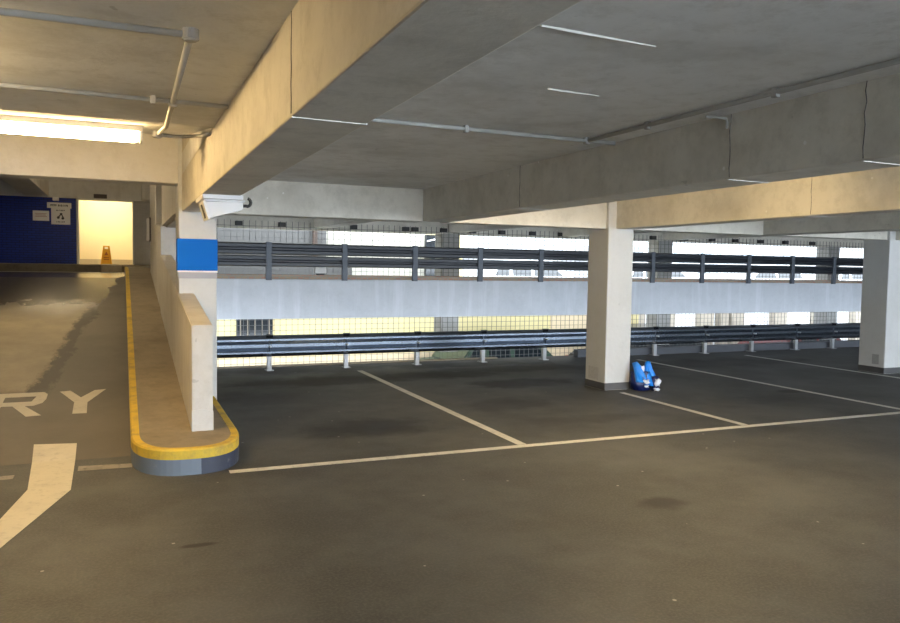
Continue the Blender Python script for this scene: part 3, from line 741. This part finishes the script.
# ------------------------------------------------------------------ outside the mesh
struct('ground', B(-1, 60, 14.6, 90, -1.7, -1.4), M['ground'])
def building(label, bodies, cat='building'):
    t = thing('building', label, cat, (bodies[0][1], bodies[0][3], -1.4), 'buildings outside')
    for (nm, x0, x1, y0, y1, z0, z1, m) in bodies:
        bm = BM(); box(bm, x0, x1, y0, y1, z0, z1); obj(nm, bm, M[m], t)
    return t
t = building('pale yellow rendered building close outside the mesh at the left', [('lower_wall', .9, 12.55, 16.6, 17.0, -1.4, 1.05, 'out_yellow'), ('tan_panel', 9.85, 10.95, 16.56, 16.6, -1.4, 1.0, 'out_tan'),
     ('ground_skirting', .9, 12.55, 16.57, 16.6, -1.4, -.38, 'out_tan'),
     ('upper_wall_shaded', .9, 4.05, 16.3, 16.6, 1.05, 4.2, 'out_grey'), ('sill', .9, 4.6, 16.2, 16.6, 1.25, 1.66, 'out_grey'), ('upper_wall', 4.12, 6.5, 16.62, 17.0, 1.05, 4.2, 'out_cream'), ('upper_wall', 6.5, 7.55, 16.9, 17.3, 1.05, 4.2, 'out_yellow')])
bm = BM(); box(bm, 2.19, 2.95, 16.55, 16.66, -.2, .60); w = obj('window', bm, M['darkglass'], t); w['label'] = 'dark barred window'
for k in range(5):
    bm = BM(); x = 2.27 + k * .15; tube(bm, [(x, 16.53, -.2), (x, 16.53, .6)], .012, 6); obj('window_bar', bm, M['out_pier'], w)
bm = BM(); box(bm, 6.45, 6.72, 16.5, 16.62, 1.3, 2.35); dk = obj('window', bm, M['darkglass'], t); dk['label'] = 'narrow black opening'
bm = BM(); tube(bm, [(6.45, 16.45, 2.2), (6.75, 16.45, 2.27)], .018, 8); obj('white_pipe', bm, M['white'], dk)
bm = BM(); box(bm, 3.73, 3.82, 16.15, 16.25, 1.66, 4.0, .01); obj('upright', bm, M['brown'], t)['label'] = 'dark upright'
t = building('white rendered wall with brown piers outside the mesh at the right', [('wall_panel', 12.6, 30, 17.6, 18, -1.4, .95, 'out_white')])
for (x0, x1) in ((13.0, 13.3), (13.95, 14.35), (15.35, 15.75), (16.1, 16.3), (16.5, 16.9), (18.2, 18.6), (19.9, 20.3), (21.6, 22.0), (23.4, 23.9)):
    bm = BM(); prism(bm, [(x0 - .06, 1.0), (x1 + .06, 1.0), (x1, -1.4), (x0, -1.4)], 'y', 17.35, 17.62); obj('pier', bm, M['out_pale_pier'], t)
struct('neighbour_deck', B(7.8, 40, 18.0, 26, .1, .42), M['out_white'])
t = building('pale distant building behind the parked white cars', [('block', 38, 60, 50, 60, -1.4, 3.6, 'out_block')])
for k in range(9):
    for z in (1.5, 2.6):
        bm = BM(); box(bm, 38.8 + k * 2.35, 40.2 + k * 2.35, 49.9, 50.05, z, z + .7); obj('window', bm, M['out_pale'], t)

def car(label, x, y, z, L, paint, hh=1.48, group='parked cars', flip=1, parts=True):
    """side-on car along x, nose to +x (flip = -1: nose to -x)"""
    t = thing('car', label, 'car', (x, y, z), group)
    S = lambda u: x + flip * (u - .5) * L
    lower = [(0.0, .42), (.0, .72), (.03, .86), (.16, .93), (.28, .95), (.72, .93), (.93, .84), (.99, .70), (1.0, .42), (.93, .25), (.06, .25)]
    bm = BM(); W = .86
    prism(bm, [(S(u), z + v / 1.48 * hh) for u, v in lower], 'y', y - W, y + W); bmesh.ops.bevel(bm, geom=bm.edges[:], offset=.05, segments=2, affect='EDGES'); o = obj('body', bm, paint, t)
    cab = [(.13, .92), (.24, 1.40), (.32, 1.47), (.55, 1.48), (.62, 1.43), (.76, .92)]
    bm = BM(); A = [bm.verts.new((S(u), y - W * (.98 - .25 * (v - .9)), z + v / 1.48 * hh)) for u, v in cab]; Cc = [bm.verts.new((S(u), y + W * (.98 - .25 * (v - .9)), z + v / 1.48 * hh)) for u, v in cab]
    for i in range(6): bm.faces.new((A[i], A[(i + 1) % 6], Cc[(i + 1) % 6], Cc[i]))
    bm.faces.new(A[::-1]); bm.faces.new(Cc); bmesh.ops.bevel(bm, geom=bm.edges[:], offset=.03, segments=2, affect='EDGES'); obj('cabin', bm, paint, t)
    wins = [[(.18, .965), (.245, 1.34), (.29, 1.385), (.29, .965)], [(.315, .965), (.315, 1.385), (.45, 1.40), (.45, .965)], [(.475, .965), (.475, 1.40), (.59, 1.36), (.70, .965)]]
    for q in wins:
        for s in (-1, 1):
            bm = BM(); ya = lambda v: y + s * (W * (.98 - .25 * (v - .9)) + .004)
            a = [bm.verts.new((S(u), ya(v), z + v / 1.48 * hh)) for u, v in q]; b2 = [bm.verts.new((S(u), ya(v) - s * .02, z + v / 1.48 * hh)) for u, v in q]
            bm.faces.new(a); bm.faces.new(b2[::-1])
            for i in range(4): bm.faces.new((a[i], a[(i + 1) % 4], b2[(i + 1) % 4], b2[i]))
            obj('side_window', bm, M['darkglass'], t)
    for u, q in ((.19, 'rear'), (.80, 'front')):
        for s in (-1, 1):
            bm = BM(); tube(bm, [(S(u), y + s * (W - .18), z + .31), (S(u), y + s * (W + .01), z + .31)], .31, 18); wh = obj('wheel', bm, M['tyre'], t)
            bm = BM(); tube(bm, [(S(u), y + s * (W + .012), z + .31), (S(u), y + s * (W + .018), z + .31)], .19, 14); obj('hub_cap', bm, M['steel'], wh)
    for s in (-1, 1):
        bm = BM(); box(bm, S(.0) - .03, S(.0) + .05, y + s * W - .22 * (s > 0), y + s * W + .22 * (s < 0), z + .66, z + .84, .01); obj('tail_lamp', bm, M['lens_red'], t)
        bm = BM(); box(bm, S(.985) - .05, S(.985) + .05, y + s * W - .25 * (s > 0), y + s * W + .25 * (s < 0), z + .60, z + .76, .01); obj('headlamp', bm, M['lens_clear'], t)
for i, (x, L, f) in enumerate([(10.6, 4.2, 1), (15.0, 3.9, 1), (19.3, 4.1, -1), (23.6, 4.0, 1), (28.0, 4.2, -1)]):
    car('white car parked outside the mesh above the parapet, ' + ['leftmost of five', 'second of five from left', 'middle of five', 'fourth of five from left', 'rightmost of five'][i], x, 19.4, .42, L, M['carwhite'], 1.5, 'white cars on the neighbouring deck', f)
car('dark green car in the yard left of the bag column', 8.0, 15.6, -1.4, 3.9, M['cargreen'], 1.50)
car('black car in the yard right of the bag column', 12.3, 15.6, -1.4, 4.1, M['carblack'], 1.62)
car('dark red car in the yard near the right column, below the lower rail', 17.2, 15.6, -1.4, 4.0, M['carred'], 1.5)

# ------------------------------------------------------------------ surrounding shell out of view (ramp side wall, added daylight blockers)
struct('wall_front_blocker', B(-9, -.6, -8.2, -8, -.3, 2.8), M['conc'])  # unseen wall added behind the camera to hold daylight off the ramp side
struct('wall_right_blocker', B(22, 22.2, -8, 13.8, -.3, 2.52), M['conc'])  # unseen wall added to dim the beams and bays at the right
struct('wall_left', B(-9.3, -9, -8, 27.5, -.3, 4.4), M['conc'])

# ------------------------------------------------------------------ world, camera, view
w = bpy.data.worlds.new('overcast'); sc.world = w; w.use_nodes = True
n = w.node_tree; n.nodes.clear()
out = n.nodes.new('ShaderNodeOutputWorld'); bg = n.nodes.new('ShaderNodeBackground'); n.links.new(bg.outputs[0], out.inputs[0])
tc = n.nodes.new('ShaderNodeTexCoord'); sx = n.nodes.new('ShaderNodeSeparateXYZ'); n.links.new(tc.outputs['Generated'], sx.inputs[0])
# overcast sky, strengthened behind the camera as added fill for the interior
mr = n.nodes.new('ShaderNodeMapRange'); mr.interpolation_type = 'SMOOTHSTEP'; n.links.new(sx.outputs[1], mr.inputs['Value'])
mr.inputs['From Min'].default_value = -.9; mr.inputs['From Max'].default_value = .3; mr.inputs['To Min'].default_value = 17.0; mr.inputs['To Max'].default_value = 2.4
n.links.new(mr.outputs['Result'], bg.inputs['Strength'])
bg.inputs['Color'].default_value = (.82, .91, 1.0, 1)

cd = bpy.data.cameras.new('camera'); cam = bpy.data.objects.new('camera', cd); COL.objects.link(cam); sc.camera = cam
cd.sensor_width = 36; cd.lens = 36 * 763.663 / 900; cd.clip_end = 300
ya, pi_, ro = map(math.radians, (23.189, 3.284, .839))
r_ = Vector((math.cos(ya), -math.sin(ya), 0)); F_ = Vector((math.sin(ya) * math.cos(pi_), math.cos(ya) * math.cos(pi_), -math.sin(pi_))); U_ = r_.cross(F_)
cx = r_ * math.cos(ro) + U_ * math.sin(ro); cy = -r_ * math.sin(ro) + U_ * math.cos(ro)
cam.matrix_world = Matrix((( cx.x, cy.x, -F_.x, 0), (cx.y, cy.y, -F_.y, 0), (cx.z, cy.z, -F_.z, 1.6), (0, 0, 0, 1)))
sc.view_settings.view_transform = 'Standard'; sc.view_settings.look = 'None'; sc.view_settings.gamma = 1; sc.view_settings.use_curve_mapping = False
sc.view_settings.exposure = 0.0
